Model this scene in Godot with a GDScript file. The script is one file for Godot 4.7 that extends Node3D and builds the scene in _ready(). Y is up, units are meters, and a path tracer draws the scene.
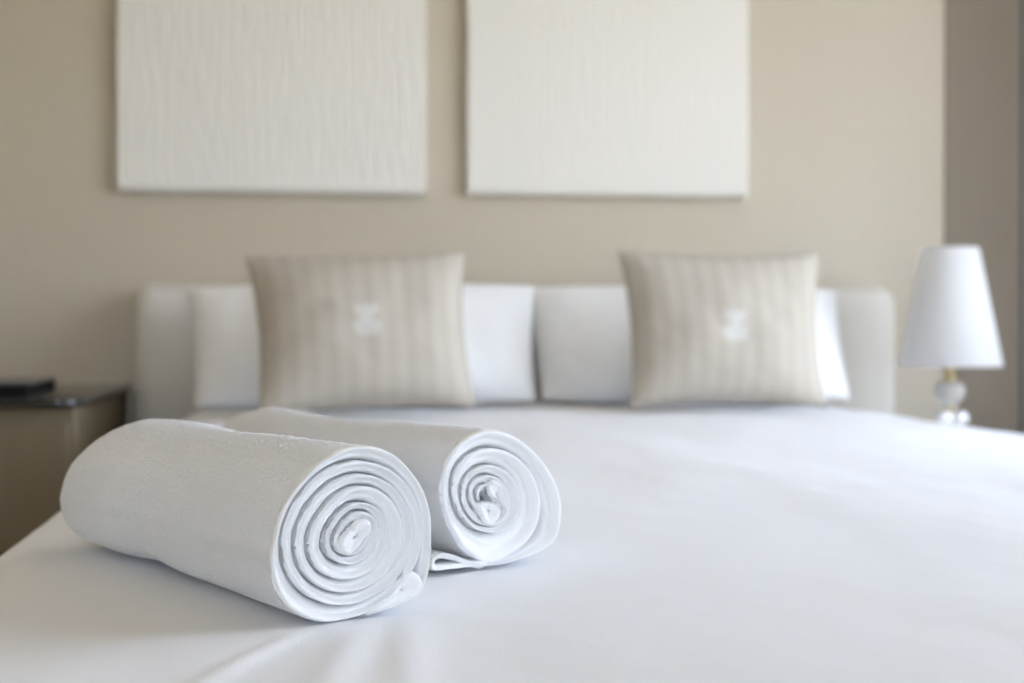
extends Node3D

# Hotel bed seen from its foot: two rolled towels in focus, cushions, panels and a lamp soft behind them.
# Room axes: x to the right along the headboard wall, y up, -z towards the headboard wall. Metres.

const BED_TOP := 0.6
const BED_MID := 0.515
const HEAD_MID := 0.533
const WALL_BACK := -3.68
const WALL_RIGHT := 2.35
const WALL_LEFT := -2.1
const WALL_FRONT := 2.2
const CEILING := 2.6
const NEAR_TAIL := [Vector2(38.9, 1.0), Vector2(49.8, 2.6), Vector2(64.0, 5.6), Vector2(78.4, 10.8), Vector2(84.2, 20.1), Vector2(86.7, 32.5)]
const NEAR_COIL := [Vector2(87.4, 47.8), Vector2(85.7, 67.4), Vector2(75.8, 86.8), Vector2(57.8, 103.3), Vector2(33.1, 108.6), Vector2(10.9, 101.6), Vector2(-4.9, 89.1), Vector2(-16.3, 74.4), Vector2(-22.5, 56.7), Vector2(-24.3, 35.7), Vector2(-15.1, 13.3), Vector2(7.7, 0.4), Vector2(33.0, 0.9), Vector2(53.0, 7.4), Vector2(67.4, 18.7), Vector2(77.0, 32.4), Vector2(81.4, 48.3), Vector2(79.3, 65.5), Vector2(70.0, 82.1), Vector2(53.6, 94.7), Vector2(33.1, 99.2), Vector2(14.0, 94.8), Vector2(-0.3, 84.6), Vector2(-10.4, 71.7), Vector2(-16.1, 56.2), Vector2(-15.0, 38.4), Vector2(-4.7, 21.7), Vector2(13.0, 10.9), Vector2(33.0, 9.1), Vector2(49.8, 14.6), Vector2(61.9, 24.1), Vector2(70.0, 35.5), Vector2(73.7, 48.9), Vector2(72.0, 63.4), Vector2(64.0, 77.3), Vector2(50.1, 87.5), Vector2(33.1, 90.7), Vector2(17.6, 86.6), Vector2(6.2, 78.3), Vector2(-2.0, 68.0), Vector2(-7.1, 55.4), Vector2(-6.5, 40.8), Vector2(2.0, 27.0), Vector2(16.7, 18.4), Vector2(33.0, 16.8), Vector2(47.0, 20.9), Vector2(57.5, 28.4), Vector2(64.3, 38.1), Vector2(67.2, 49.4), Vector2(65.7, 61.6), Vector2(58.9, 73.1), Vector2(47.1, 81.2), Vector2(33.1, 82.9), Vector2(21.1, 78.8), Vector2(12.7, 71.9), Vector2(6.5, 64.1), Vector2(2.0, 54.7), Vector2(2.0, 43.3), Vector2(8.5, 32.4), Vector2(20.2, 25.7), Vector2(33.0, 24.7), Vector2(43.7, 28.3), Vector2(50.8, 34.8), Vector2(54.6, 42.5), Vector2(55.8, 50.4), Vector2(54.9, 58.5), Vector2(50.6, 66.4), Vector2(42.5, 71.7), Vector2(33.0, 72.4), Vector2(25.4, 69.3), Vector2(20.1, 64.7), Vector2(16.1, 59.8), Vector2(13.1, 53.8), Vector2(12.8, 46.4), Vector2(16.8, 39.1), Vector2(24.5, 34.6), Vector2(33.0, 34.1), Vector2(39.9, 36.7), Vector2(44.6, 40.9), Vector2(47.4, 45.7), Vector2(49.0, 50.9), Vector2(49.1, 56.8), Vector2(46.2, 62.9), Vector2(40.0, 66.7), Vector2(33.0, 66.7), Vector2(27.8, 63.9), Vector2(24.6, 60.4), Vector2(22.0, 57.1), Vector2(19.7, 53.3), Vector2(19.0, 48.2), Vector2(21.6, 43.0), Vector2(27.0, 39.8), Vector2(33.0, 39.8), Vector2(37.6, 42.0), Vector2(40.3, 45.1), Vector2(41.9, 48.2), Vector2(42.9, 51.4), Vector2(43.1, 55.1), Vector2(42.2, 59.7)]
const NEAR_FLAP := [Vector2(39.9, 1.2), Vector2(45.8, 7.9), Vector2(55.9, 12.2), Vector2(64.0, 21.2), Vector2(68.1, 25.2), Vector2(74.3, 25.7), Vector2(79.4, 23.2), Vector2(81.9, 18.5), Vector2(80.9, 13.2), Vector2(76.3, 9.7), Vector2(64.0, 6.4), Vector2(49.8, 3.3)]
const NEAR_CORE := [Vector2(22.7, 42.6), Vector2(21.3, 48.8), Vector2(26.2, 55.4), Vector2(34.0, 60.9), Vector2(40.9, 62.1), Vector2(44.3, 59.2), Vector2(43.5, 54.0), Vector2(37.9, 48.3), Vector2(33.0, 43.4), Vector2(27.1, 40.5)]
const FAR_TAIL := [Vector2(-9.9, 0.8), Vector2(11.1, 0.4), Vector2(32.6, 3.1), Vector2(50.1, 7.0), Vector2(63.4, 14.0), Vector2(68.4, 28.2)]
const FAR_COIL := [Vector2(69.0, 44.6), Vector2(60.0, 65.6), Vector2(45.1, 82.8), Vector2(25.8, 96.6), Vector2(1.6, 102.9), Vector2(-20.9, 96.4), Vector2(-34.3, 81.9), Vector2(-39.2, 66.3), Vector2(-39.1, 52.1), Vector2(-35.6, 38.9), Vector2(-28.8, 25.9), Vector2(-17.6, 11.6), Vector2(1.6, 1.7), Vector2(22.1, 6.2), Vector2(38.7, 15.5), Vector2(48.4, 29.7), Vector2(50.6, 45.9), Vector2(45.7, 61.6), Vector2(35.2, 75.2), Vector2(20.0, 85.3), Vector2(1.6, 89.0), Vector2(-15.2, 84.5), Vector2(-25.5, 73.9), Vector2(-28.8, 61.9), Vector2(-27.3, 51.2), Vector2(-23.3, 42.3), Vector2(-17.2, 34.8), Vector2(-8.9, 28.6), Vector2(1.6, 25.0), Vector2(13.1, 25.2), Vector2(23.0, 29.8), Vector2(29.3, 37.7), Vector2(31.1, 47.2), Vector2(29.1, 56.9), Vector2(23.4, 66.1), Vector2(13.8, 73.2), Vector2(1.6, 76.0), Vector2(-9.8, 73.2), Vector2(-17.3, 66.4), Vector2(-20.2, 58.3), Vector2(-19.8, 50.7), Vector2(-17.3, 44.0), Vector2(-13.1, 38.0), Vector2(-6.8, 32.9), Vector2(1.6, 29.8), Vector2(10.7, 30.1), Vector2(18.0, 34.4), Vector2(21.4, 41.0), Vector2(21.4, 47.9), Vector2(19.7, 54.3), Vector2(16.3, 60.6), Vector2(10.1, 66.0), Vector2(1.6, 68.6), Vector2(-6.9, 67.0), Vector2(-12.5, 62.0), Vector2(-14.1, 55.8), Vector2(-12.9, 50.3), Vector2(-10.5, 45.9), Vector2(-7.4, 42.3), Vector2(-3.5, 39.2), Vector2(1.6, 37.2), Vector2(7.3, 37.3), Vector2(11.9, 39.9), Vector2(14.0, 44.1), Vector2(14.0, 48.4), Vector2(13.0, 52.4), Vector2(11.1, 56.6), Vector2(7.2, 60.3), Vector2(1.6, 62.0), Vector2(-3.8, 60.5), Vector2(-6.8, 56.9), Vector2(-7.0, 52.8), Vector2(-5.6, 49.7), Vector2(-3.4, 47.9), Vector2(-2.1, 46.4)]
const FAR_FLAP := [Vector2(-3.0, 1.7), Vector2(-16.8, 6.3), Vector2(-28.8, 11.0), Vector2(-38.9, 13.4), Vector2(-46.5, 11.9), Vector2(-49.4, 7.1), Vector2(-48.6, 2.0), Vector2(-44.0, 0.4), Vector2(-33.9, 0.4), Vector2(-16.8, 0.4), Vector2(0.5, 0.4)]
const FAR_CURL := [Vector2(0.3, 61.9), Vector2(5.6, 64.9), Vector2(12.2, 61.7), Vector2(16.4, 50.9), Vector2(18.6, 39.6), Vector2(14.8, 43.2), Vector2(10.2, 49.1), Vector2(2.9, 52.9)]
const FAR_CORE := [Vector2(-8.6, 47.1), Vector2(-3.6, 48.7), Vector2(2.3, 48.0), Vector2(8.9, 45.9), Vector2(11.9, 40.1), Vector2(9.5, 33.6), Vector2(1.6, 30.7), Vector2(-4.7, 36.9)]

const WIN_FAR := -2.85
const WIN_NEAR := -0.5
const WIN_LOW := 0.2
const WIN_HIGH := 2.45
const FRONT_LEFT := -0.75
const FRONT_RIGHT := 0.9
const FRONT_LOW := 0.5
const FRONT_HIGH := 1.9
const FOOT := -0.60
const NEAR_AT := Vector3(-0.0015, 0.6, -0.899)
const FAR_AT := Vector3(0.131, 0.603, -1.0816)
# from, to, height, half width (x, z on the bed)
const CREASES := [
	[Vector2(-0.005, -0.89), Vector2(-0.075, -0.72), 0.0028, 0.006],
	[Vector2(0.03, -0.90), Vector2(0.0, -0.70), 0.003, 0.013],
	[Vector2(0.06, -0.91), Vector2(0.045, -0.70), 0.0026, 0.012],
]
const PANELS := [{"x": -0.471, "y": 1.115, "w": 0.757}, {"x": 0.391, "y": 1.118, "w": 0.732}]
const PILLOWS := [
	{"label": "plump white pillow behind the left striped cushion", "at": Vector3(0.122, 0.612, -3.22), "w": 0.80, "h": 0.308, "t": 0.17, "lean": 0.55, "turn": 0.0, "roll": 0.012, "seed": 81},
	{"label": "plump white pillow behind the right striped cushion", "at": Vector3(0.893, 0.612, -3.30), "w": 0.79, "h": 0.308, "t": 0.17, "lean": 0.55, "turn": 0.0, "roll": -0.005, "seed": 82},
]
const CUSHIONS := [
	{"label": "beige striped square cushion on the left, nearer the towels", "at": Vector3(0.112, 0.616, -2.90), "w": 0.46, "h": 0.36, "t": 0.15, "lean": 0.47, "turn": 0.05, "roll": 0.03, "seed": 83},
	{"label": "beige striped square cushion on the right, nearer the lamp", "at": Vector3(0.888, 0.612, -3.02), "w": 0.458, "h": 0.35, "t": 0.15, "lean": 0.27, "turn": 0.0, "roll": -0.012, "seed": 84},
]

func _ready() -> void:
	# camera: about 50 mm on full frame, low over the foot of the bed, focused on the near coil
	var cam := Camera3D.new()
	cam.name = "camera"
	add_child(cam)
	cam.position = Vector3(0, 0.784, 0)
	cam.rotation_degrees = Vector3(-0.6124, -7.8533, 0)
	var lens := CameraAttributesPhysical.new()
	lens.frustum_focal_length = 50.952
	lens.frustum_focus_distance = 0.95
	lens.frustum_near = 0.05
	lens.frustum_far = 60.0
	lens.exposure_aperture = 5.8
	cam.attributes = lens
	cam.current = true
	# soft overcast daylight, which enters by the window in the right wall
	var env := Environment.new()
	var sky := Sky.new()
	var air := ProceduralSkyMaterial.new()
	air.sky_top_color = Color(0.83, 0.895, 1.0)
	air.sky_horizon_color = Color(0.875, 0.93, 1.0)
	air.ground_bottom_color = Color(0.62, 0.62, 0.60)
	air.ground_horizon_color = Color(0.70, 0.70, 0.69)
	air.sun_angle_max = 1.0
	sky.sky_material = air
	env.background_mode = Environment.BG_SKY
	env.sky = sky
	env.background_energy_multiplier = 1.0
	env.tonemap_mode = Environment.TONE_MAPPER_LINEAR
	env.tonemap_exposure = 11.7
	env.sdfgi_enabled = true
	env.ssao_enabled = true
	env.ssil_enabled = true
	var we := WorldEnvironment.new()
	we.name = "world"
	we.environment = env
	add_child(we)

	rough_noise.seed = 9
	rough_noise.frequency = 0.05
	make_materials()
	build_room()
	build_bed()
	build_wall_panels()
	build_nightstands()
	build_pillows()
	build_lamp()
	build_towels()

var mats := {}
var taken := {}
var rough_noise := FastNoiseLite.new()

# ---------------------------------------------------------------- helpers

func numbered(called: String) -> String:
	var n: int = taken.get(called, 0)
	taken[called] = n + 1
	return called if n == 0 else "%s_%03d" % [called, n]

func thing(called: String, label: String, category: String, at := Vector3.ZERO, group := "") -> Node3D:
	var o := Node3D.new()
	o.name = numbered(called)
	add_child(o)
	o.position = at
	o.set_meta("label", label)
	o.set_meta("category", category)
	if group:
		o.set_meta("group", group)
	return o

func part(called: String, mesh: Mesh, m: Material, parent: Node3D, at := Vector3.ZERO) -> MeshInstance3D:
	var o := MeshInstance3D.new()
	o.name = called
	o.mesh = mesh
	o.material_override = m
	o.position = at
	o.cast_shadow = GeometryInstance3D.SHADOW_CASTING_SETTING_ON
	parent.add_child(o, true)
	return o

func setting(called: String, mesh: Mesh, m: Material) -> MeshInstance3D:
	var o := part(called, mesh, m, self)
	o.set_meta("kind", "structure")
	return o

func begin() -> SurfaceTool:
	var st := SurfaceTool.new()
	st.begin(Mesh.PRIMITIVE_TRIANGLES)
	return st

func finish(st: SurfaceTool) -> ArrayMesh:
	st.index()
	st.generate_normals()
	return st.commit()

# A box with chamfered edges, added to st.
func box(st: SurfaceTool, lo: Vector3, hi: Vector3, c := 0.0) -> void:
	st.set_smooth_group(-1)
	var half := (hi - lo) / 2.0
	var mid := (hi + lo) / 2.0
	c = minf(c, minf(half.x, minf(half.y, half.z)) * 0.9)
	for axis in 3:
		for s: float in [-1.0, 1.0]:
			var a: int = (axis + 1) % 3
			var b: int = (axis + 2) % 3
			var q := []
			for k in [[-1.0, -1.0], [1.0, -1.0], [1.0, 1.0], [-1.0, 1.0]]:
				var p := Vector3.ZERO
				p[axis] = s * half[axis]
				p[a] = k[0] * (half[a] - c)
				p[b] = k[1] * (half[b] - c)
				q.append(p)
			quad(st, q, mid)
	if c <= 0.0:
		return
	for axis in 3:
		var a: int = (axis + 1) % 3
		var b: int = (axis + 2) % 3
		for sa: float in [-1.0, 1.0]:
			for sb: float in [-1.0, 1.0]:
				var q := []
				for k in [[-1.0, 0], [1.0, 0], [1.0, 1], [-1.0, 1]]:
					var p := Vector3.ZERO
					p[axis] = k[0] * (half[axis] - c)
					p[a] = sa * (half[a] - (c if k[1] == 1 else 0.0))
					p[b] = sb * (half[b] - (0.0 if k[1] == 1 else c))
					q.append(p)
				quad(st, q, mid)
	for sx: float in [-1.0, 1.0]:
		for sy: float in [-1.0, 1.0]:
			for sz: float in [-1.0, 1.0]:
				var s := Vector3(sx, sy, sz)
				var q := []
				for k in 3:
					var p := half - Vector3.ONE * c
					p[k] = half[k]
					q.append(p * s)
				face(st, q, mid)

func quad(st: SurfaceTool, q: Array, mid: Vector3) -> void:
	face(st, [q[0], q[1], q[2]], mid)
	face(st, [q[0], q[2], q[3]], mid)

# One triangle of a convex shape round the origin, turned outwards, then moved to mid.
func face(st: SurfaceTool, q: Array, mid: Vector3) -> void:
	var n: Vector3 = (q[1] - q[0]).cross(q[2] - q[0])
	var order := [0, 2, 1] if n.dot(q[0] + q[1] + q[2]) > 0.0 else [0, 1, 2]
	for k in order:
		st.add_vertex(q[k] + mid)

func boxes(list: Array, c := 0.0) -> ArrayMesh:
	var st := begin()
	for b in list:
		box(st, b[0], b[1], c)
	return finish(st)

# A smooth sheet through at(i, j); i wraps when closed. flip turns it inside out.
func net(ni: int, nj: int, at: Callable, closed := false, flip := false, uvs := Vector2.ONE) -> ArrayMesh:
	var st := begin()
	st.set_smooth_group(0)
	for i in ni:
		for j in nj:
			st.set_uv(Vector2(uvs.x * i / (ni - 1.0), uvs.y * j / (nj - 1.0)))
			st.add_vertex(at.call(i, j))
	for i in (ni if closed else ni - 1):
		var k := (i + 1) % ni
		for j in nj - 1:
			var a := i * nj + j
			var b := k * nj + j
			var q := [a, b, b + 1, a + 1]
			if flip:
				q.reverse()
			for t in [0, 1, 2, 0, 2, 3]:
				st.add_index(q[t])
	st.generate_normals()
	st.generate_tangents()
	return st.commit()

# A profile of (radius, height) turned round the y axis.
func lathe(profile: Array, sides := 40) -> ArrayMesh:
	return net(sides, profile.size(), func(i: int, j: int) -> Vector3:
		var a := TAU * i / sides
		return Vector3(profile[j].x * cos(a), profile[j].y, profile[j].x * sin(a)), true, false)

func spline(p: Array, x: float) -> Vector2:
	var i := clampi(int(x), 0, p.size() - 2)
	var t := x - i
	var a: Vector2 = p[maxi(i - 1, 0)]
	var b: Vector2 = p[i]
	var c: Vector2 = p[i + 1]
	var d: Vector2 = p[mini(i + 2, p.size() - 1)]
	return b.cubic_interpolate(c, a, d, t)

# Piecewise smooth value through (x, y) stations.
func along(stations: Array, x: float) -> float:
	for i in stations.size() - 1:
		if x <= stations[i + 1].x:
			var t := clampf((x - stations[i].x) / (stations[i + 1].x - stations[i].x), 0, 1)
			return lerpf(stations[i].y, stations[i + 1].y, t * t * (3 - 2 * t))
	return stations[-1].y

func bump(d: float, w: float) -> float:
	return exp(-d * d / (w * w))

# ---------------------------------------------------------------- materials

func noise_texture(frequency: float, octaves: int, as_normal: bool, strength := 8.0, seed_no := 3, size := 512) -> NoiseTexture2D:
	var n := FastNoiseLite.new()
	n.noise_type = FastNoiseLite.TYPE_SIMPLEX
	n.seed = seed_no
	n.frequency = frequency
	n.fractal_octaves = octaves
	var t := NoiseTexture2D.new()
	t.width = size
	t.height = size
	t.seamless = true
	t.noise = n
	t.as_normal_map = as_normal
	t.bump_strength = strength
	return t

# Linear base colour to the sRGB value that albedo_color wants.
func base(r: float, g: float, b: float) -> Color:
	return Color(r, g, b).linear_to_srgb()

func plain(called: String, c: Color, roughness: float, specular := 0.5) -> StandardMaterial3D:
	var m := StandardMaterial3D.new()
	m.resource_name = called
	m.albedo_color = c
	m.roughness = roughness
	m.metallic_specular = specular
	mats[called] = m
	return m

func woven(m: StandardMaterial3D, normal: Texture2D, depth: float, repeats: Vector3) -> void:
	m.normal_enabled = true
	m.normal_texture = normal
	m.normal_scale = depth
	m.uv1_triplanar = true
	m.uv1_scale = repeats

# A crosswise weave: threads both ways with slubs.
func weave_image(size: int, threads: int, seed_no: int) -> ImageTexture:
	var n := FastNoiseLite.new()
	n.seed = seed_no
	n.frequency = 0.05
	var im := Image.create(size, size, false, Image.FORMAT_L8)
	for y in size:
		for x in size:
			var u := float(x) / size * threads
			var v := float(y) / size * threads
			var over := (int(u) + int(v)) % 2 == 0
			var a := absf(sin(u * PI))
			var b := absf(sin(v * PI))
			var h := (a if over else b) * 0.7 + 0.3 * (0.5 + 0.5 * n.get_noise_2d(x * (0.3 if over else 3.0), y * (3.0 if over else 0.3)))
			im.set_pixel(x, y, Color(h, h, h))
	return ImageTexture.create_from_image(im)

func stripe_image(size: int, with_motif: bool) -> ImageTexture:
	var n := FastNoiseLite.new()
	n.seed = 41
	n.frequency = 0.02
	var im := Image.create(size, size, false, Image.FORMAT_RGB8)
	var pale := Color(0.735, 0.705, 0.655)
	var dark := Color(0.70, 0.662, 0.605)
	var thread := Color(0.78, 0.765, 0.735)
	for y in size:
		for x in size:
			var u := float(x) / size
			var v := float(y) / size
			var s := sin(u * TAU * 11.0) * 0.5 + 0.5
			s = smoothstep(0.25, 0.75, s) * 0.6 + 0.4 * (0.5 + 0.5 * sin(u * TAU * 29.0 + 0.7))
			s += 0.25 * n.get_noise_2d(x * 4.0, y * 0.4)
			var c := dark.lerp(pale, clampf(s, 0, 1))
			if with_motif:
				# embroidered emblem: a small crown above a spreading leaf shape
				var p := Vector2((u - 0.5) / 0.07, (v - 0.545) / 0.115)
				var crown := absf(p.x) < 0.75 - 0.15 * absf(p.y + 0.6) and p.y > -0.95 + 0.3 * absf(sin(p.x * 5.0)) and p.y < -0.25
				var stem := absf(p.x) < 0.38 and p.y >= -0.3 and p.y < 0.2
				var leaf := p.y >= 0.05 and p.y < 0.85 and absf(p.x) < 1.0 - absf(p.y - 0.4) * 0.9 and fmod(absf(p.x) * 3.0 + p.y, 1.0) > 0.12
				if crown or stem or leaf:
					c = thread
			im.set_pixel(x, y, c)
	return ImageTexture.create_from_image(im)

func make_materials() -> void:
	var weave := weave_image(512, 64, 5)
	var wall := plain("taupe_wall_covering", base(0.555, 0.48, 0.36), 0.5, 0.6)
	wall.heightmap_enabled = false
	woven(wall, noise_texture(0.12, 3, true, 3.0, 11), 0.25, Vector3(9, 2.2, 9))
	wall.albedo_texture = wall_tint()
	wall.uv1_world_triplanar = true

	plain("white_paint", base(0.80, 0.71, 0.56), 0.7)
	plain("white_joinery", base(0.78, 0.78, 0.76), 0.35)
	var floor_m := plain("taupe_carpet", base(0.44, 0.34, 0.22), 1.0, 0.2)
	woven(floor_m, noise_texture(0.2, 3, true, 8.0, 21), 0.8, Vector3(4, 4, 4))

	var panel := plain("ribbed_cream_panel", base(0.78, 0.745, 0.675), 0.75, 0.3)
	woven(panel, noise_texture(0.1, 3, true, 3.0, 31), 0.3, Vector3(12, 3, 12))
	plain("panel_backing", base(0.66, 0.63, 0.57), 0.8)

	var head := plain("cream_upholstery", base(0.66, 0.62, 0.55), 0.85, 0.25)
	woven(head, noise_texture(0.2, 3, true, 5.0, 33), 0.35, Vector3(8, 8, 8))
	plain("dark_bed_base", base(0.16, 0.125, 0.095), 0.6)

	var linen := plain("white_bed_linen", base(0.80, 0.80, 0.815), 0.75, 0.3)
	linen.rim_enabled = true
	linen.rim = 0.15
	woven(linen, noise_texture(0.16, 4, true, 4.0, 35), 0.17, Vector3(7, 7, 7))
	var pillow := plain("white_pillow_cotton", base(0.85, 0.84, 0.825), 0.8, 0.3)
	woven(pillow, noise_texture(0.05, 4, true, 6.0, 36), 0.3, Vector3(3, 3, 3))

	var towel := plain("white_terry", base(0.90, 0.895, 0.89), 1.0, 0.15)
	towel.rim_enabled = true
	towel.rim = 0.5
	woven(towel, noise_texture(0.16, 2, true, 10.0, 37), 0.8, Vector3(9, 9, 9))

	var fibre := plain("white_pile", base(0.90, 0.895, 0.89), 1.0, 0.1)
	fibre.backlight_enabled = true
	fibre.backlight = Color(0.9, 0.9, 0.9)
	var hem := plain("smooth_terry", base(0.845, 0.84, 0.83), 1.0, 0.15)
	hem.rim_enabled = true
	hem.rim = 0.15
	woven(hem, noise_texture(0.25, 2, true, 6.0, 39), 0.15, Vector3(9, 9, 9))
	for k in 2:
		var c := plain("striped_cushion_%d" % k, Color.WHITE, 0.85, 0.25)
		c.albedo_texture = stripe_image(512, k == 0)
	plain("cushion_seam", base(0.40, 0.36, 0.30), 0.9)

	plain("brown_lacquer", base(0.17, 0.13, 0.08), 0.6, 0.35)
	plain("dark_glass", base(0.02, 0.02, 0.018), 0.09, 0.5)
	plain("black_cover", base(0.012, 0.012, 0.012), 0.4)
	plain("grey_cover", base(0.10, 0.095, 0.09), 0.35)
	plain("page_edge", base(0.008, 0.008, 0.007), 0.8, 0.2)

	var shade := plain("white_lamp_shade", base(0.80, 0.79, 0.785), 0.8, 0.3)
	shade.backlight_enabled = true
	shade.backlight = Color(1, 1, 1)
	var brass := plain("brass", base(0.75, 0.62, 0.33), 0.25)
	brass.metallic = 1.0
	var crystal := plain("crystal", Color(1, 1, 1, 0.12), 0.02)
	crystal.transparency = BaseMaterial3D.TRANSPARENCY_ALPHA
	crystal.refraction_enabled = true
	crystal.refraction_scale = 0.052
	var pearl := plain("pearl_glass", base(0.83, 0.83, 0.84), 0.12, 0.6)
	pearl.clearcoat_enabled = true
	var pane := plain("window_glass", Color(1, 1, 1, 0.04), 0.0)
	pane.transparency = BaseMaterial3D.TRANSPARENCY_ALPHA
	var clad := plain("brown_cladding", base(0.25, 0.205, 0.155), 0.6, 0.4)
	woven(clad, noise_texture(0.2, 3, true, 5.0, 38), 0.2, Vector3(20, 2, 20))
	plain("dark_frame", base(0.05, 0.045, 0.04), 0.4)

# Faint uneven dye of the wall covering: thin upright threads, a few percent either way.
func wall_tint() -> ImageTexture:
	var n := FastNoiseLite.new()
	n.seed = 52
	n.frequency = 0.08
	var im := Image.create(256, 256, false, Image.FORMAT_RGB8)
	for y in 256:
		for x in 256:
			var h := 0.965 + 0.035 * n.get_noise_3d(cos(x / 256.0 * TAU) * 120.0, sin(x / 256.0 * TAU) * 120.0, 30.0 * sin(y / 256.0 * TAU))
			im.set_pixel(x, y, Color(h, h, h))
	return ImageTexture.create_from_image(im)

# ---------------------------------------------------------------- the room

func build_room() -> void:
	var t := 0.15
	var w: StandardMaterial3D = mats["taupe_wall_covering"]
	setting("floor", boxes([[Vector3(WALL_LEFT - t, -0.1, WALL_BACK - t), Vector3(WALL_RIGHT + t, 0, WALL_FRONT + t)]]), mats["taupe_carpet"])
	setting("ceiling", boxes([[Vector3(WALL_LEFT - t, CEILING, WALL_BACK - t), Vector3(WALL_RIGHT + t, CEILING + 0.1, WALL_FRONT + t)]]), mats["white_paint"])
	setting("wall_back", boxes([[Vector3(WALL_LEFT - t, 0, WALL_BACK - t), Vector3(WALL_RIGHT + t, CEILING, WALL_BACK)]]), w)
	setting("wall_left", boxes([[Vector3(WALL_LEFT - t, 0, WALL_BACK), Vector3(WALL_LEFT, CEILING, WALL_FRONT)]]), mats["white_paint"])
	var y0 := FRONT_LOW
	var y1 := FRONT_HIGH
	setting("wall_front", boxes([
		[Vector3(WALL_LEFT - t, 0, WALL_FRONT), Vector3(FRONT_LEFT, CEILING, WALL_FRONT + t)],
		[Vector3(FRONT_RIGHT, 0, WALL_FRONT), Vector3(WALL_RIGHT + t, CEILING, WALL_FRONT + t)],
		[Vector3(FRONT_LEFT, 0, WALL_FRONT), Vector3(FRONT_RIGHT, y0, WALL_FRONT + t)],
		[Vector3(FRONT_LEFT, y1, WALL_FRONT), Vector3(FRONT_RIGHT, CEILING, WALL_FRONT + t)]]), mats["white_paint"])
	var win2 := Node3D.new()
	win2.name = "window_2"
	win2.set_meta("kind", "structure")
	add_child(win2)
	var e0 := WALL_FRONT + 0.08
	var e1 := WALL_FRONT + 0.13
	part("window_frame", boxes([
		[Vector3(FRONT_LEFT, y0, e0), Vector3(FRONT_RIGHT, y0 + 0.05, e1)], [Vector3(FRONT_LEFT, y1 - 0.05, e0), Vector3(FRONT_RIGHT, y1, e1)],
		[Vector3(FRONT_LEFT, y0 + 0.05, e0), Vector3(FRONT_LEFT + 0.05, y1 - 0.05, e1)], [Vector3(FRONT_RIGHT - 0.05, y0 + 0.05, e0), Vector3(FRONT_RIGHT, y1 - 0.05, e1)]], 0.004), mats["white_joinery"], win2)
	part("pane", boxes([[Vector3(FRONT_LEFT + 0.05, y0 + 0.05, e0 + 0.022), Vector3(FRONT_RIGHT - 0.05, y1 - 0.05, e0 + 0.028)]]), mats["window_glass"], win2)
	# the window wall: sill, lintel and two piers round one wide opening
	var z0 := WIN_FAR
	var z1 := WIN_NEAR
	var x0 := WALL_RIGHT
	var x1 := WALL_RIGHT + t
	setting("wall_right", boxes([
		[Vector3(x0, 0, WALL_BACK), Vector3(x1, CEILING, z0)],
		[Vector3(x0, 0, z1), Vector3(x1, CEILING, WALL_FRONT)],
		[Vector3(x0, 0, z0), Vector3(x1, WIN_LOW, z1)],
		[Vector3(x0, WIN_HIGH, z0), Vector3(x1, CEILING, z1)]]), w)
	for side in [["baseboard_back", Vector3(WALL_LEFT, 0, WALL_BACK), Vector3(WALL_RIGHT, 0.09, WALL_BACK + 0.015)], ["baseboard_right", Vector3(WALL_RIGHT - 0.015, 0, WALL_BACK + 0.015), Vector3(WALL_RIGHT, 0.09, WALL_FRONT)], ["baseboard_left", Vector3(WALL_LEFT, 0, WALL_BACK + 0.015), Vector3(WALL_LEFT + 0.015, 0.09, WALL_FRONT)]]:
		setting(side[0], boxes([[side[1], side[2]]], 0.004), mats["brown_lacquer"])
	# brown boards that clad the headboard wall beyond the lamp, with an open joint between each two
	var trim := Node3D.new()
	trim.name = "trim_1"
	trim.set_meta("kind", "structure")
	add_child(trim)
	for k in 3:
		var bx := 1.672 + k * 0.226
		part("joint_strip", boxes([[Vector3(bx + 0.2121, 0.09, WALL_BACK), Vector3(bx + 0.2259, CEILING, WALL_BACK + 0.002)]]), mats["dark_frame"], trim)
		part("board", boxes([[Vector3(bx, 0.09, WALL_BACK), Vector3(bx + 0.212, CEILING, WALL_BACK + 0.005)]], 0.002), mats["brown_cladding"], trim)
	# window: an outer frame, two mullions, three panes
	var win := Node3D.new()
	win.name = "window_1"
	win.set_meta("kind", "structure")
	add_child(win)
	var f := 0.05
	var fx0 := x0 + 0.08
	var fx1 := x0 + 0.13
	var list := [
		[Vector3(fx0, WIN_LOW, z0), Vector3(fx1, WIN_LOW + f, z1)], [Vector3(fx0, WIN_HIGH - f, z0), Vector3(fx1, WIN_HIGH, z1)],
		[Vector3(fx0, WIN_LOW + f, z0), Vector3(fx1, WIN_HIGH - f, z0 + f)], [Vector3(fx0, WIN_LOW + f, z1 - f), Vector3(fx1, WIN_HIGH - f, z1)]]
	part("window_frame", boxes(list, 0.004), mats["white_joinery"], win)
	for k in 2:
		var z: float = lerpf(z0, z1, (k + 1) / 3.0)
		part("mullion", boxes([[Vector3(fx0, WIN_LOW + f, z - f / 2), Vector3(fx1, WIN_HIGH - f, z + f / 2)]], 0.004), mats["white_joinery"], win)
	for k in 3:
		part("pane", boxes([[Vector3(fx0 + 0.022, WIN_LOW + f, lerpf(z0, z1, k / 3.0) + f * (1.0 if k == 0 else 0.5)), Vector3(fx0 + 0.028, WIN_HIGH - f, lerpf(z0, z1, (k + 1) / 3.0) - f * (1.0 if k == 2 else 0.5))]]), mats["window_glass"], win)

# ---------------------------------------------------------------- bed

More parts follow.
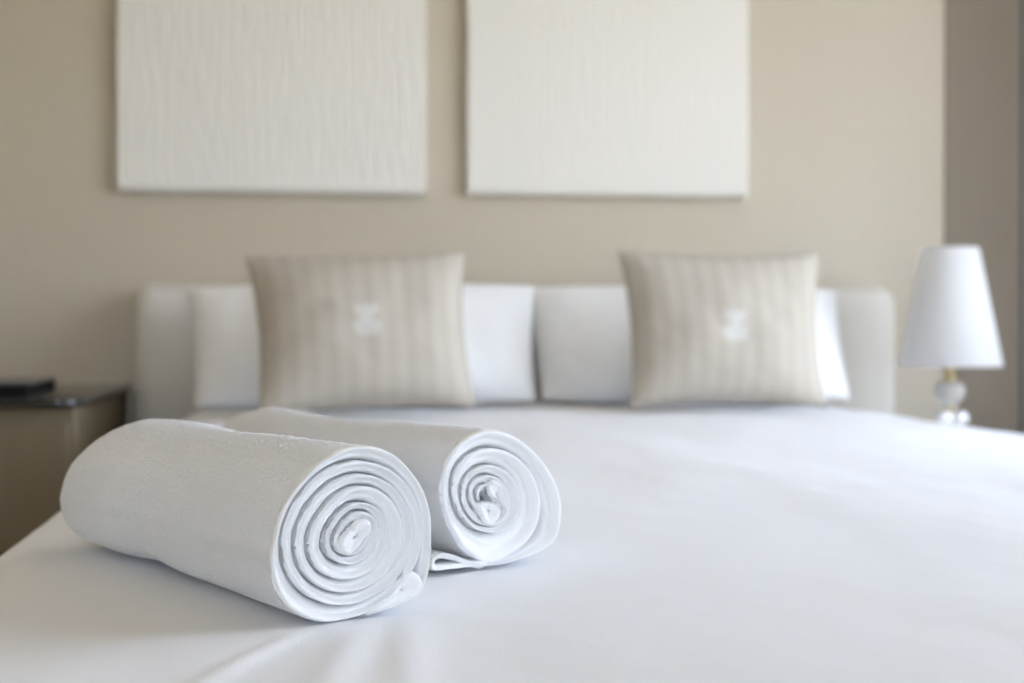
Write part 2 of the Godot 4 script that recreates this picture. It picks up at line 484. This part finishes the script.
func duvet_height(x: float, z: float) -> float:
	var c := (x - BED_MID) / 0.8
	var y := BED_TOP - (0.012 if c > 0.0 else 0.003) * c * c
	var calm := 1.0 - bump(Vector2(x, z + 1.15).length(), 0.5)
	y += 0.006 * calm * rough_noise.get_noise_2d(x * 45.0, z * 30.0)
	y += 0.0008 * rough_noise.get_noise_2d(x * 220.0 + 50.0, z * 120.0)
	# pressed creases that run out from under the near towel towards the foot
	for f in CREASES:
		var a: Vector2 = f[0]
		var b: Vector2 = f[1]
		var p := Vector2(x, z)
		var q := Geometry2D.get_closest_point_to_segment(p, a, b)
		var d := p.distance_to(q)
		var e := clampf(q.distance_to(a) / a.distance_to(b), 0, 1)
		y += f[2] * bump(d, f[3]) * sin(PI * clampf(e * 0.9 + 0.08, 0, 1))
	# towels press a little into the filling
	return y

func build_bed() -> void:
	var bed := thing("bed", "wide bed with a low cream upholstered headboard", "bed", Vector3(HEAD_MID, 0, -3.6))
	# headboard: rounded slab, closed at the back
	var hw := 0.957
	var top := 0.884
	var n_round := 10
	var outline := [Vector2(-hw, 0.04)]
	for k in n_round + 1:
		var a := PI - PI / 2 * k / n_round
		outline.append(Vector2(-hw + 0.045 + 0.045 * cos(a), top - 0.045 + 0.045 * sin(a)))
	for k in n_round + 1:
		var a := PI / 2 - PI / 2 * k / n_round
		outline.append(Vector2(hw - 0.045 + 0.045 * cos(a), top - 0.045 + 0.045 * sin(a)))
	outline.append(Vector2(hw, 0.04))
	var mid := Vector2(0, 0.45)
	# (inset, depth): from the middle of the front, over the rounded rim to the back
	var rim := [Vector2(1.0, 0.06), Vector2(0.5, 0.06), Vector2(0.045, 0.058), Vector2(0.028, 0.054), Vector2(0.013, 0.045), Vector2(0.003, 0.03), Vector2(0, 0.012), Vector2(0, -0.05), Vector2(0.004, -0.058), Vector2(0.02, -0.06), Vector2(1.0, -0.06)]
	part("headboard", net(outline.size(), rim.size(), func(i: int, j: int) -> Vector3:
		var o: Vector2 = outline[i]
		var d := (mid - o)
		var r: Vector2 = rim[j]
		var q: Vector2 = o.lerp(mid, r.x) if r.x >= 0.5 else o + Vector2(signf(d.x) * minf(r.x, absf(d.x)), signf(d.y) * minf(r.x, absf(d.y)))
		return Vector3(q.x, q.y, r.y), true), mats["cream_upholstery"], bed)
	part("bed_base", boxes([[Vector3(-0.76, 0.1, 0.065), Vector3(0.76, 0.36, 2.8)]], 0.02), mats["dark_bed_base"], bed)
	for x: float in [-0.66, 0.66]:
		for z: float in [0.2, 2.68]:
			part("leg", lathe([Vector2(0, 0), Vector2(0.025, 0), Vector2(0.035, 0.1), Vector2(0, 0.1)], 16), mats["dark_bed_base"], bed, Vector3(x, 0, z))

	var mat := thing("mattress", "thick white mattress under the duvet, mostly hidden", "mattress", Vector3(BED_MID, 0.362, -3.53))
	part("mattress_body", boxes([[Vector3(-0.755, 0, 0), Vector3(0.755, 0.20, 2.72)]], 0.03), mats["white_pillow_cotton"], mat)

	var duvet := thing("duvet", "smooth white duvet spread over the whole bed", "duvet", Vector3(0, 0, 0))
	part("duvet_cover", duvet_mesh(), mats["white_bed_linen"], duvet)

# The cover follows one cross-section: hem, hanging side, rounded shoulder, top; the same at the foot.
func duvet_mesh() -> ArrayMesh:
	var r := 0.075
	var drop := 0.30
	var half := 0.816
	var xs := []
	for k in 7:
		xs.append(-half - r * PI / 2 + r - drop * (1 - k / 7.0))
	for k in 11:
		xs.append(-half + r - r * PI / 2 * (1 - k / 10.0))
	for k in 190:
		xs.append(lerpf(-half + r, half - r, (k + 1) / 191.0))
	for k in 11:
		xs.append(half - r + r * PI / 2 * k / 10.0)
	for k in 7:
		xs.append(half - r + r * PI / 2 + drop * (k + 1) / 7.0)
	var zs := []
	var z_end := FOOT - r
	for k in 150:
		zs.append(lerpf(-3.46, -1.5, k / 150.0))
	for k in 150:
		zs.append(lerpf(-1.5, z_end, k / 150.0))
	for k in 11:
		zs.append(z_end + r * PI / 2 * k / 10.0)
	for k in 6:
		zs.append(z_end + r * PI / 2 + drop * (k + 1) / 6.0)
	return net(xs.size(), zs.size(), func(i: int, j: int) -> Vector3:
		var a := over_edge(absf(xs[i]), half - r, r)
		var b := over_edge(zs[j] - z_end, 0.0, r)
		var x := BED_MID + signf(xs[i]) * a.x
		var z: float = z_end + b.x if zs[j] > z_end else zs[j]
		var y := duvet_height(x, z) - maxf(a.y, b.y) - 0.15 * minf(a.y, b.y)
		# loose folds on the hanging sides
		var hang := clampf((maxf(a.y, b.y) - r) / drop, 0, 1)
		x += signf(xs[i]) * hang * (0.02 + 0.02 * sin(z * 9.0)) * (1.0 if a.y > r else 0.0)
		z += hang * (0.02 + 0.02 * sin(x * 9.0)) * (1.0 if b.y > r else 0.0)
		return Vector3(x, y, z), false, true)

# Arc length s past the start of a rounded edge: (distance out, drop).
func over_edge(s: float, start: float, r: float) -> Vector2:
	if s <= start:
		return Vector2(s, 0)
	var a := (s - start) / r
	if a <= PI / 2:
		return Vector2(start + r * sin(a), r * (1 - cos(a)))
	return Vector2(start + r, r + (s - start - r * PI / 2))

# ---------------------------------------------------------------- pillows and cushions

# A stuffed square: seam outline bowed in between its four corners, base at y = 0.
func stuffed(w: float, h: float, thick: float, bow: float, power: float, seed_no: int, crumple: float) -> ArrayMesh:
	var n := 41
	var noise := FastNoiseLite.new()
	noise.seed = seed_no
	noise.frequency = 1.0
	var st := begin()
	st.set_smooth_group(0)
	for side: float in [1.0, -1.0]:
		for i in n:
			for j in n:
				var x := sin((i / (n - 1.0) * 2 - 1) * PI / 2)
				var y := sin((j / (n - 1.0) * 2 - 1) * PI / 2)
				var fill := pow(maxf(0.0, (1 - absf(pow(absf(x), power))) * (1 - absf(pow(absf(y), power)))), 0.5)
				var px := x * w / 2 * (1 - bow * (1 - y * y) * absf(x)) * (0.97 + 0.03 * y)
				var py := y * h / 2 * (1 - bow * (1 - x * x) * absf(y)) + h / 2
				var sag := 1.0 + 0.18 * (1.0 - (y + 1) / 2.0)
				var z := side * thick / 2 * fill * sag
				z += side * crumple * fill * noise.get_noise_3d(px * 6.0, py * 6.0, side * 3.0)
				# short gathers at the corners
				var corner := pow(absf(x * y), 3.0)
				z += side * 0.006 * corner * fill * sin(atan2(y, x) * 24.0)
				st.set_uv(Vector2((x + 1) / 2, (1 - y) / 2))
				st.add_vertex(Vector3(px, py, z))
	for s in 2:
		for i in n - 1:
			for j in n - 1:
				var a := s * n * n + i * n + j
				var q := [a, a + n, a + n + 1, a + 1]
				if s == 0:
					q.reverse()
				for t in [0, 1, 2, 0, 2, 3]:
					st.add_index(q[t])
	st.generate_normals()
	return st.commit()

func seam(w: float, h: float, bow: float, r: float) -> ArrayMesh:
	var pts := []
	for e in 4:
		for k in 24:
			var t := k / 24.0 * 2 - 1
			var x: float = [t, 1.0, -t, -1.0][e]
			var y: float = [-1.0, t, 1.0, -t][e]
			pts.append(Vector3(x * w / 2 * (1 - bow * (1 - y * y) * absf(x)) * (0.97 + 0.03 * y), y * h / 2 * (1 - bow * (1 - x * x) * absf(y)) + h / 2, 0))
	return net(pts.size(), 9, func(i: int, j: int) -> Vector3:
		var p: Vector3 = pts[i]
		var out := Vector3(p.x, p.y - h / 2, 0).normalized()
		var a := TAU * j / 8.0
		return p + out * r * cos(a) + Vector3(0, 0, r * sin(a)), true)

func build_pillows() -> void:
	for d in PILLOWS:
		var t := thing("pillow", d.label, "pillow", d.at, "white pillows against the headboard")
		t.rotation = Vector3(-d.lean, d.turn, d.roll)
		part("pillow_case", stuffed(d.w, d.h, d.t, 0.02, 2.6, d.seed, 0.016), mats["white_pillow_cotton"], t)
	for d in CUSHIONS:
		var t := thing("cushion", d.label, "cushion", d.at, "striped cushions")
		t.rotation = Vector3(-d.lean, d.turn, d.roll)
		part("cushion_cover", stuffed(d.w, d.h, d.t, 0.075, 2.2, d.seed, 0.012), mats["striped_cushion_0"], t)
		part("seam", seam(d.w, d.h, 0.075, 0.003), mats["cushion_seam"], t)

# ---------------------------------------------------------------- towels

# Points beside a path, a thickness to its left (the inside of a coil that turns left).
func inside_of(path: Array, thick: Array) -> Array:
	var out := []
	for i in path.size():
		var d: Vector2 = (path[mini(i + 1, path.size() - 1)] - path[maxi(i - 1, 0)]).normalized()
		out.append(path[i] + Vector2(-d.y, d.x) * thick[mini(i, thick.size() - 1)])
	return out

# One thick layer of terry between the paths outer and inner (mm, in the plane of the roll's end), running back along the roll.
# front: (share of the thickness, how far the edge lies back in mm); body(a) shapes the roll along its length.
func layer(outer: Array, inner: Array, steps: int, front: Array, length: float, body: Callable, seed_no: int, recess := 0.0, closed := false, only := "all") -> ArrayMesh:
	var noise := FastNoiseLite.new()
	noise.seed = seed_no
	noise.frequency = 1.0
	var loop := []                                  # (share of the thickness, distance back in metres, is_edge)
	for k in (SKIN if only != "edge" else 0):
		var a := 1.0 - k / (SKIN - 1.0)
		loop.append([0.0, 0.005 + (length - 0.017) * a * (0.35 + 0.65 * a) / 1.0, false])
	if only == "edge":
		loop.append([0.0, 0.005, false])
	for k in front.size():
		if only != "skin":
			loop.append([front[k].x, front[k].y / 1000.0, true])
	if only == "skin":                              # the back half of the loop, from the outer face round to the inner
		var back := [[1.0, 0.018, false], [1.0, length - 0.016, false]]
		for p in [[0.96, 0.006], [0.8, 0.001], [0.5, 0.0], [0.2, 0.001], [0.05, 0.005]]:
			back.append([p[0], length - p[1], false])
		loop = back + loop
	else:
		loop.append([1.0, 0.018, false])
	if only == "all":
		loop.append([1.0, length - 0.016, false])
		for p in [[0.96, 0.006], [0.8, 0.001], [0.5, 0.0], [0.2, 0.001], [0.05, 0.005]]:
			loop.append([p[0], length - p[1], false])
		loop.append(loop[0])
	var n := steps + 1
	var last := outer.size() - 1
	return net(n, loop.size(), func(i: int, j: int) -> Vector3:
		var x := minf(i * last / float(steps), last - 0.0001)
		var p := spline(outer, x)
		var q := spline(inner, x)
		if not closed and (i == 0 or i == steps):   # shut the two ends
			var m := (p + q) / 2
			p = m
			q = m
		var e: Array = loop[j]
		var c: Vector2 = p.lerp(q, e[0])
		var back: float = e[1]
		if e[2]:
			back += recess * i / steps + 0.0009 * noise.get_noise_2d(x * 1.1, e[0] * 1.5) + 0.0005 * noise.get_noise_2d(x * 9.0, e[0] * 7.0)
		else:
			c += (q - p).normalized() * 0.35 * noise.get_noise_2d(x * 2.0, back * 14.0) * 1.6
		return body.call(c / 1000.0, back), closed, false)

# The corners of those cells of a net (nj points a row) whose row lies in i0..i1 and whose point lies in j0..j1.
func triangles(mesh: ArrayMesh, nj: int, j0: int, j1: int, i0: int, i1: int) -> PackedVector3Array:
	var a := mesh.surface_get_arrays(0)
	var v: PackedVector3Array = a[Mesh.ARRAY_VERTEX]
	var index: PackedInt32Array = a[Mesh.ARRAY_INDEX]
	var out := PackedVector3Array()
	for t in index.size() / 3:
		var inside := true
		for k in 3:
			var n := index[t * 3 + k]
			var j := n % nj
			var i := n / nj
			inside = inside and j >= j0 and j <= j1 and i >= i0 and i <= i1
		if inside:
			for k in 3:
				out.append(v[index[t * 3 + k]])
	return out

# The loops of terry: tiny bent blades that stand on the cloth, far too many to count.
func pile(towel: Node3D, tri: PackedVector3Array, count: int, tall: float, seed_no: int) -> void:
	var random := RandomNumberGenerator.new()
	random.seed = seed_no
	var sums := PackedFloat32Array()
	var total := 0.0
	for t in tri.size() / 3:
		total += (tri[t * 3 + 1] - tri[t * 3]).cross(tri[t * 3 + 2] - tri[t * 3]).length()
		sums.append(total)
	var many := MultiMesh.new()
	many.transform_format = MultiMesh.TRANSFORM_3D
	many.mesh = tuft()
	many.instance_count = count
	for k in count:
		var t := mini(sums.bsearch(random.randf() * total), sums.size() - 1)
		var a := tri[t * 3]
		var b := tri[t * 3 + 1]
		var c := tri[t * 3 + 2]
		var u := sqrt(random.randf())
		var w := random.randf()
		var p := a * (1 - u) + b * u * (1 - w) + c * u * w
		var n := (c - a).cross(b - a).normalized()
		var lean := (n + Vector3(random.randfn(), random.randfn(), random.randfn()) * 0.45).normalized()
		var side := lean.cross(Vector3(random.randfn(), random.randfn(), random.randfn())).normalized()
		var size := tall * random.randf_range(0.6, 1.25)
		many.set_instance_transform(k, Transform3D(Basis(side * size, lean * size, side.cross(lean) * size), p - n * 0.0001))
	var o := MultiMeshInstance3D.new()
	o.name = "terry_pile"
	o.multimesh = many
	o.material_override = mats["white_pile"]
	o.set_meta("kind", "stuff")
	towel.add_child(o, true)

func tuft() -> ArrayMesh:
	var st := begin()
	st.set_smooth_group(-1)
	for q in [[Vector3(-0.22, 0, 0), Vector3(0.22, 0, 0), Vector3(0.2, 0.6, 0.15)], [Vector3(-0.22, 0, 0), Vector3(0.2, 0.6, 0.15), Vector3(-0.2, 0.6, 0.15)], [Vector3(-0.2, 0.6, 0.15), Vector3(0.2, 0.6, 0.15), Vector3(0.0, 0.95, 0.45)]]:
		for v in q:
			st.add_vertex(v)
	return finish(st)

const SKIN := 40
const EDGE := [Vector2(0.0, 4.5), Vector2(0.03, 2.2), Vector2(0.08, 0.7), Vector2(0.15, 0.0), Vector2(0.23, 0.5), Vector2(0.33, 1.9), Vector2(0.42, 3.8), Vector2(0.49, 5.3), Vector2(0.55, 5.3), Vector2(0.62, 4.6), Vector2(0.70, 4.7), Vector2(0.79, 5.8), Vector2(0.88, 7.6), Vector2(0.95, 9.5), Vector2(1.0, 12.0)]
const SOFT_EDGE := [Vector2(0.0, 6.0), Vector2(0.05, 2.5), Vector2(0.14, 0.8), Vector2(0.26, 0.2), Vector2(0.45, 1.2), Vector2(0.7, 1.8), Vector2(0.9, 2.4), Vector2(1.0, 3.0)]

func rolled_towel(label: String, at: Vector3, tail: Array, coil: Array, mid: Vector2, tail_thick: Array, cap: float, length: float, body: Callable, seed_no: int, tufts: int) -> Node3D:
	var t := thing("rolled_towel", label, "towel", at, "rolled white towels")
	t.rotation.y = deg_to_rad(26.0)
	var outer := tail + coil
	var inner := inside_of(tail, tail_thick)
	for i in coil.size():
		var next: Vector2 = coil[i + 16] if i + 16 < coil.size() else coil[i].lerp(mid, 0.55)
		var d: Vector2 = next - coil[i]
		inner.append(coil[i] + d.limit_length(cap) * 0.985)
	part("coil", layer(outer, inner, (outer.size() - 1) * 6, EDGE, length, body, seed_no, 0.003, false, "edge"), mats["smooth_terry"], t)
	var cloth := layer(outer, inner, (outer.size() - 1) * 6, EDGE, length, body, seed_no, 0.003, false, "skin")
	part("rolled_cloth", cloth, mats["white_terry"], t)
	var nj := SKIN + 7
	var skin := triangles(cloth, nj, 7, nj - 1, 0, (tail.size() + 17) * 6)
	pile(t, skin, tufts, 0.0016, seed_no + 100)
	return t

func build_towels() -> void:
	# x is measured along the end face, y up from the bed, back along the roll
	var near_body := func(c: Vector2, back: float) -> Vector3:
		var a := back / 0.40
		var wide := along([Vector2(0, 1.0), Vector2(0.45, 1.02), Vector2(0.85, 1.24), Vector2(1.0, 1.20)], a)
		var high := along([Vector2(0, 1.0), Vector2(0.3, 0.99), Vector2(0.55, 0.968), Vector2(0.82, 0.99), Vector2(0.93, 0.975), Vector2(1.0, 0.93)], a)
		var rise := along([Vector2(0, 0.0), Vector2(0.5, 0.0), Vector2(0.62, 0.004), Vector2(0.8, 0.0), Vector2(1, 0)], a)
		return Vector3(0.033 + (c.x - 0.033) * wide, c.y * high + rise * (1.0 - c.y / 0.11), -back)
	var near := rolled_towel("rolled white terry towel in front, its tight coil in sharp focus", NEAR_AT, NEAR_TAIL, NEAR_COIL, Vector2(33, 52), [2.0, 4.0, 6.0, 7.0], 20.0, 0.40, near_body, 61, 100000)
	part("core", layer(NEAR_CORE + [NEAR_CORE[0]], centred(NEAR_CORE, 0.9), 70, SOFT_EDGE, 0.39, near_body, 64, 0.0, true), mats["smooth_terry"], near)
	part("folded_end", layer(NEAR_FLAP + [NEAR_FLAP[0]], centred(NEAR_FLAP, 0.9), 80, SOFT_EDGE, 0.39, near_body, 63, 0.0, true), mats["smooth_terry"], near)

	var far_body := func(c: Vector2, back: float) -> Vector3:
		var a := back / 0.44
		var wide := along([Vector2(0, 1.0), Vector2(0.5, 0.99), Vector2(1.0, 1.0)], a)
		var high := along([Vector2(0, 1.0), Vector2(0.25, 0.99), Vector2(0.6, 0.955), Vector2(0.88, 0.99), Vector2(1.0, 0.94)], a)
		return Vector3(0.0016 + (c.x - 0.0016) * wide, c.y * high, -back)
	var far := rolled_towel("rolled white terry towel behind, its looser coil with an S-shaped core", FAR_AT, FAR_TAIL, FAR_COIL, Vector2(1.6, 49), [2.0, 3.0, 6.0, 11.0, 15.0, 16.0], 40.0, 0.44, far_body, 65, 70000)
	part("core", layer(FAR_CORE + [FAR_CORE[0]], centred(FAR_CORE, 0.9), 60, SOFT_EDGE, 0.41, far_body, 68, 0.0, true), mats["smooth_terry"], far)
	part("core", layer(FAR_CURL + [FAR_CURL[0]], centred(FAR_CURL, 0.9), 60, SOFT_EDGE, 0.41, far_body, 69, 0.0, true), mats["smooth_terry"], far)
	part("folded_end", layer(FAR_FLAP, inside_of(FAR_FLAP, [4.2]), 80, SOFT_EDGE, 0.40, far_body, 67), mats["smooth_terry"], far)

func centred(path: Array, share: float) -> Array:
	var m := Vector2.ZERO
	for p in path:
		m += p / path.size()
	var out := []
	for p in path + [path[0]]:
		out.append(p.lerp(m, share))
	return out

# ---------------------------------------------------------------- things on and by the wall

func build_wall_panels() -> void:
	for k in 2:
		var w: float = PANELS[k].w
		var h := 0.98
		var t := thing("wall_panel", ["left cream ribbed wall panel hanging above the left cushion", "right cream ribbed wall panel hanging nearer the lamp"][k], "wall art", Vector3(PANELS[k].x, PANELS[k].y, WALL_BACK), "cream ribbed wall panels")
		part("backing", boxes([[Vector3(0.004, 0.004, 0.001), Vector3(w - 0.004, h - 0.004, 0.024)]], 0.003), mats["panel_backing"], t)
		# upright ribs that wander a little, each pressed out of the sheet
		var n := FastNoiseLite.new()
		n.seed = 71 + k
		n.frequency = 1.0
		var deep: float = [0.0028, 0.0016][k]
		var ni := 421
		var nj := 60
		part("ribbed_face", net(ni, nj, func(i: int, j: int) -> Vector3:
			var x := w * (clampi(i, 1, ni - 2) - 1) / (ni - 3.0)
			var y := h * (clampi(j, 1, nj - 2) - 1) / (nj - 3.0)
			var rib := (x + 0.010 * n.get_noise_2d(x * 16.0, y * 5.0) + 0.004 * n.get_noise_2d(x * 60.0, y * 14.0)) * 52.0
			var z := 0.028 + deep * (absf(sin(rib * PI)) - 0.4) * (0.55 + 0.9 * n.get_noise_2d(floorf(rib) * 7.3, y * 9.0))
			if i == 0 or j == 0 or i == ni - 1 or j == nj - 1:
				z = 0.004
			return Vector3(x, y, z), false, true), mats["ribbed_cream_panel"], t)

func build_nightstands() -> void:
	# left: dark lacquered, black glass top
	var t := thing("nightstand", "brown nightstand with a dark glass top at the left edge", "nightstand", Vector3(-0.44, 0.0, -3.66))
	var w := 0.62
	var d := 0.80
	part("carcass", boxes([[Vector3(-w, 0.06, 0.0), Vector3(-0.012, 0.628, d - 0.03)]], 0.006), mats["brown_lacquer"], t)
	part("plinth", boxes([[Vector3(-w + 0.03, 0, 0.02), Vector3(-0.04, 0.06, d - 0.07)]], 0.003), mats["dark_frame"], t)
	for k in 2:
		var dr := part("drawer", boxes([[Vector3(-w + 0.012, 0.08 + 0.27 * k, d - 0.029), Vector3(-0.024, 0.335 + 0.265 * k, d - 0.012)]], 0.004), mats["brown_lacquer"], t)
		part("handle", boxes([[Vector3(-w / 2 - 0.08, 0.20 + 0.27 * k, d - 0.012), Vector3(-w / 2 + 0.08, 0.212 + 0.27 * k, d + 0.004)]], 0.003), mats["brass"], dr)
	# glass slab with rounded front corners
	var pts := [Vector2(-w - 0.01, 0.0), Vector2(-w - 0.01, d)]
	for k in 9:
		var a := PI / 2 * k / 8.0
		pts.append(Vector2(-0.045 + 0.045 * sin(a), d - 0.045 + 0.045 * cos(a)))
	pts.append(Vector2(0.0, 0.0))
	var rim := [Vector2(1, 0.642), Vector2(0.002, 0.642), Vector2(0, 0.640), Vector2(0, 0.632), Vector2(0.002, 0.629), Vector2(1, 0.629)]
	var m := Vector2(-w / 2, d / 2)
	part("glass_top", net(pts.size(), rim.size(), func(i: int, j: int) -> Vector3:
		var p: Vector2 = pts[i]
		p = p.lerp(m, rim[j].x)
		return Vector3(p.x, rim[j].y, p.y), true, true), mats["dark_glass"], t)

	var b := thing("book", "flat black book with a grey cover lying on the glass-topped nightstand", "book", Vector3(-0.535, 0.6425, -3.02))
	part("pages", boxes([[Vector3(-0.215, 0.005, -0.147), Vector3(-0.004, 0.029, 0.147)]], 0.001), mats["page_edge"], b)
	part("cover", boxes([[Vector3(-0.22, 0.029, -0.15), Vector3(0, 0.034, 0.15)]], 0.002), mats["grey_cover"], b)
	part("back_cover", boxes([[Vector3(-0.22, 0.0, -0.15), Vector3(0, 0.005, 0.15)]], 0.002), mats["black_cover"], b)
	part("spine", boxes([[Vector3(-0.224, 0.0, -0.15), Vector3(-0.2155, 0.034, 0.15)]], 0.002), mats["black_cover"], b)

	# right: narrow, below the edge of the bed, carries the lamp
	var r := thing("nightstand", "brown nightstand under the crystal lamp, hidden behind the bed's edge", "nightstand", Vector3(1.51, 0, -3.60))
	part("carcass", boxes([[Vector3(0.0, 0.06, 0.0), Vector3(0.48, 0.49, 0.52)]], 0.006), mats["brown_lacquer"], r)
	part("plinth", boxes([[Vector3(0.03, 0, 0.02), Vector3(0.45, 0.06, 0.48)]], 0.003), mats["dark_frame"], r)
	var rd := part("drawer", boxes([[Vector3(0.012, 0.28, 0.521), Vector3(0.468, 0.478, 0.538)]], 0.004), mats["brown_lacquer"], r)
	part("handle", boxes([[Vector3(0.16, 0.38, 0.538), Vector3(0.32, 0.392, 0.554)]], 0.003), mats["brass"], rd)

func build_lamp() -> void:
	var t := thing("table_lamp", "small table lamp with a white cone shade and a crystal drop over small pearly balls", "lamp", Vector3(1.492, 0.4905, -3.25))
	part("base", lathe([Vector2(0, 0), Vector2(0.055, 0), Vector2(0.055, 0.008), Vector2(0.03, 0.016), Vector2(0.012, 0.022), Vector2(0.012, 0.03), Vector2(0, 0.03)], 36), mats["brass"], t)
	part("stem", lathe([Vector2(0, 0.03), Vector2(0.006, 0.03), Vector2(0.006, 0.096), Vector2(0, 0.096)], 16), mats["brass"], t)
	# three small balls gathered round the stem
	var ball := []
	for k in 17:
		var a := PI * k / 16.0
		ball.append(Vector2(0.0185 * sin(a), -0.0185 * cos(a)))
	for k in 3:
		var a := TAU * k / 3.0 - 0.35
		part("ball", lathe(ball, 32), mats["pearl_glass"], t, Vector3(0.0245 * cos(a), 0.076, -0.0245 * sin(a)))
	part("collar", lathe([Vector2(0, 0.0962), Vector2(0.012, 0.0962), Vector2(0.014, 0.099), Vector2(0.012, 0.102), Vector2(0, 0.102)], 24), mats["brass"], t)
	# upper crystal: narrow below, wide rounded shoulders
	part("crystal_drop", lathe([Vector2(0, 0.1022), Vector2(0.013, 0.1022), Vector2(0.022, 0.112), Vector2(0.033, 0.128), Vector2(0.037, 0.142), Vector2(0.033, 0.155), Vector2(0.02, 0.163), Vector2(0, 0.164)], 32), mats["crystal"], t)
	part("socket", lathe([Vector2(0, 0.1645), Vector2(0.016, 0.1645), Vector2(0.016, 0.17), Vector2(0.011, 0.174), Vector2(0.011, 0.25), Vector2(0, 0.25)], 24), mats["brass"], t)
	part("bulb", lathe([Vector2(0, 0.2505), Vector2(0.012, 0.2505), Vector2(0.014, 0.27), Vector2(0.028, 0.30), Vector2(0.03, 0.315), Vector2(0.022, 0.338), Vector2(0, 0.345)], 24), mats["white_joinery"], t)
	var lo := 0.199
	var hi := 0.477
	part("shade", lathe([Vector2(0.117, lo + 0.001), Vector2(0.1185, lo), Vector2(0.12, lo + 0.002), Vector2(0.0655, hi), Vector2(0.064, hi + 0.001), Vector2(0.0635, hi - 0.001), Vector2(0.117, lo + 0.001)], 64), mats["white_lamp_shade"], t)
	var ring := begin()
	for k in 3:
		var a := TAU * k / 3.0 + 0.4
		var o := Vector3(cos(a), 0, sin(a))
		var s := Vector3(-sin(a), 0, cos(a)) * 0.0015
		var p := o * 0.012 + Vector3(0, 0.245, 0)
		var q := o * 0.1125 + Vector3(0, 0.245, 0)
		for c in [[p - s, q - s, q + s, p + s], [p - s + Vector3(0, 0.003, 0), p + s + Vector3(0, 0.003, 0), q + s + Vector3(0, 0.003, 0), q - s + Vector3(0, 0.003, 0)]]:
			for v in [0, 1, 2, 0, 2, 3]:
				ring.add_vertex(c[v])
	part("shade_spider", finish(ring), mats["brass"], t)
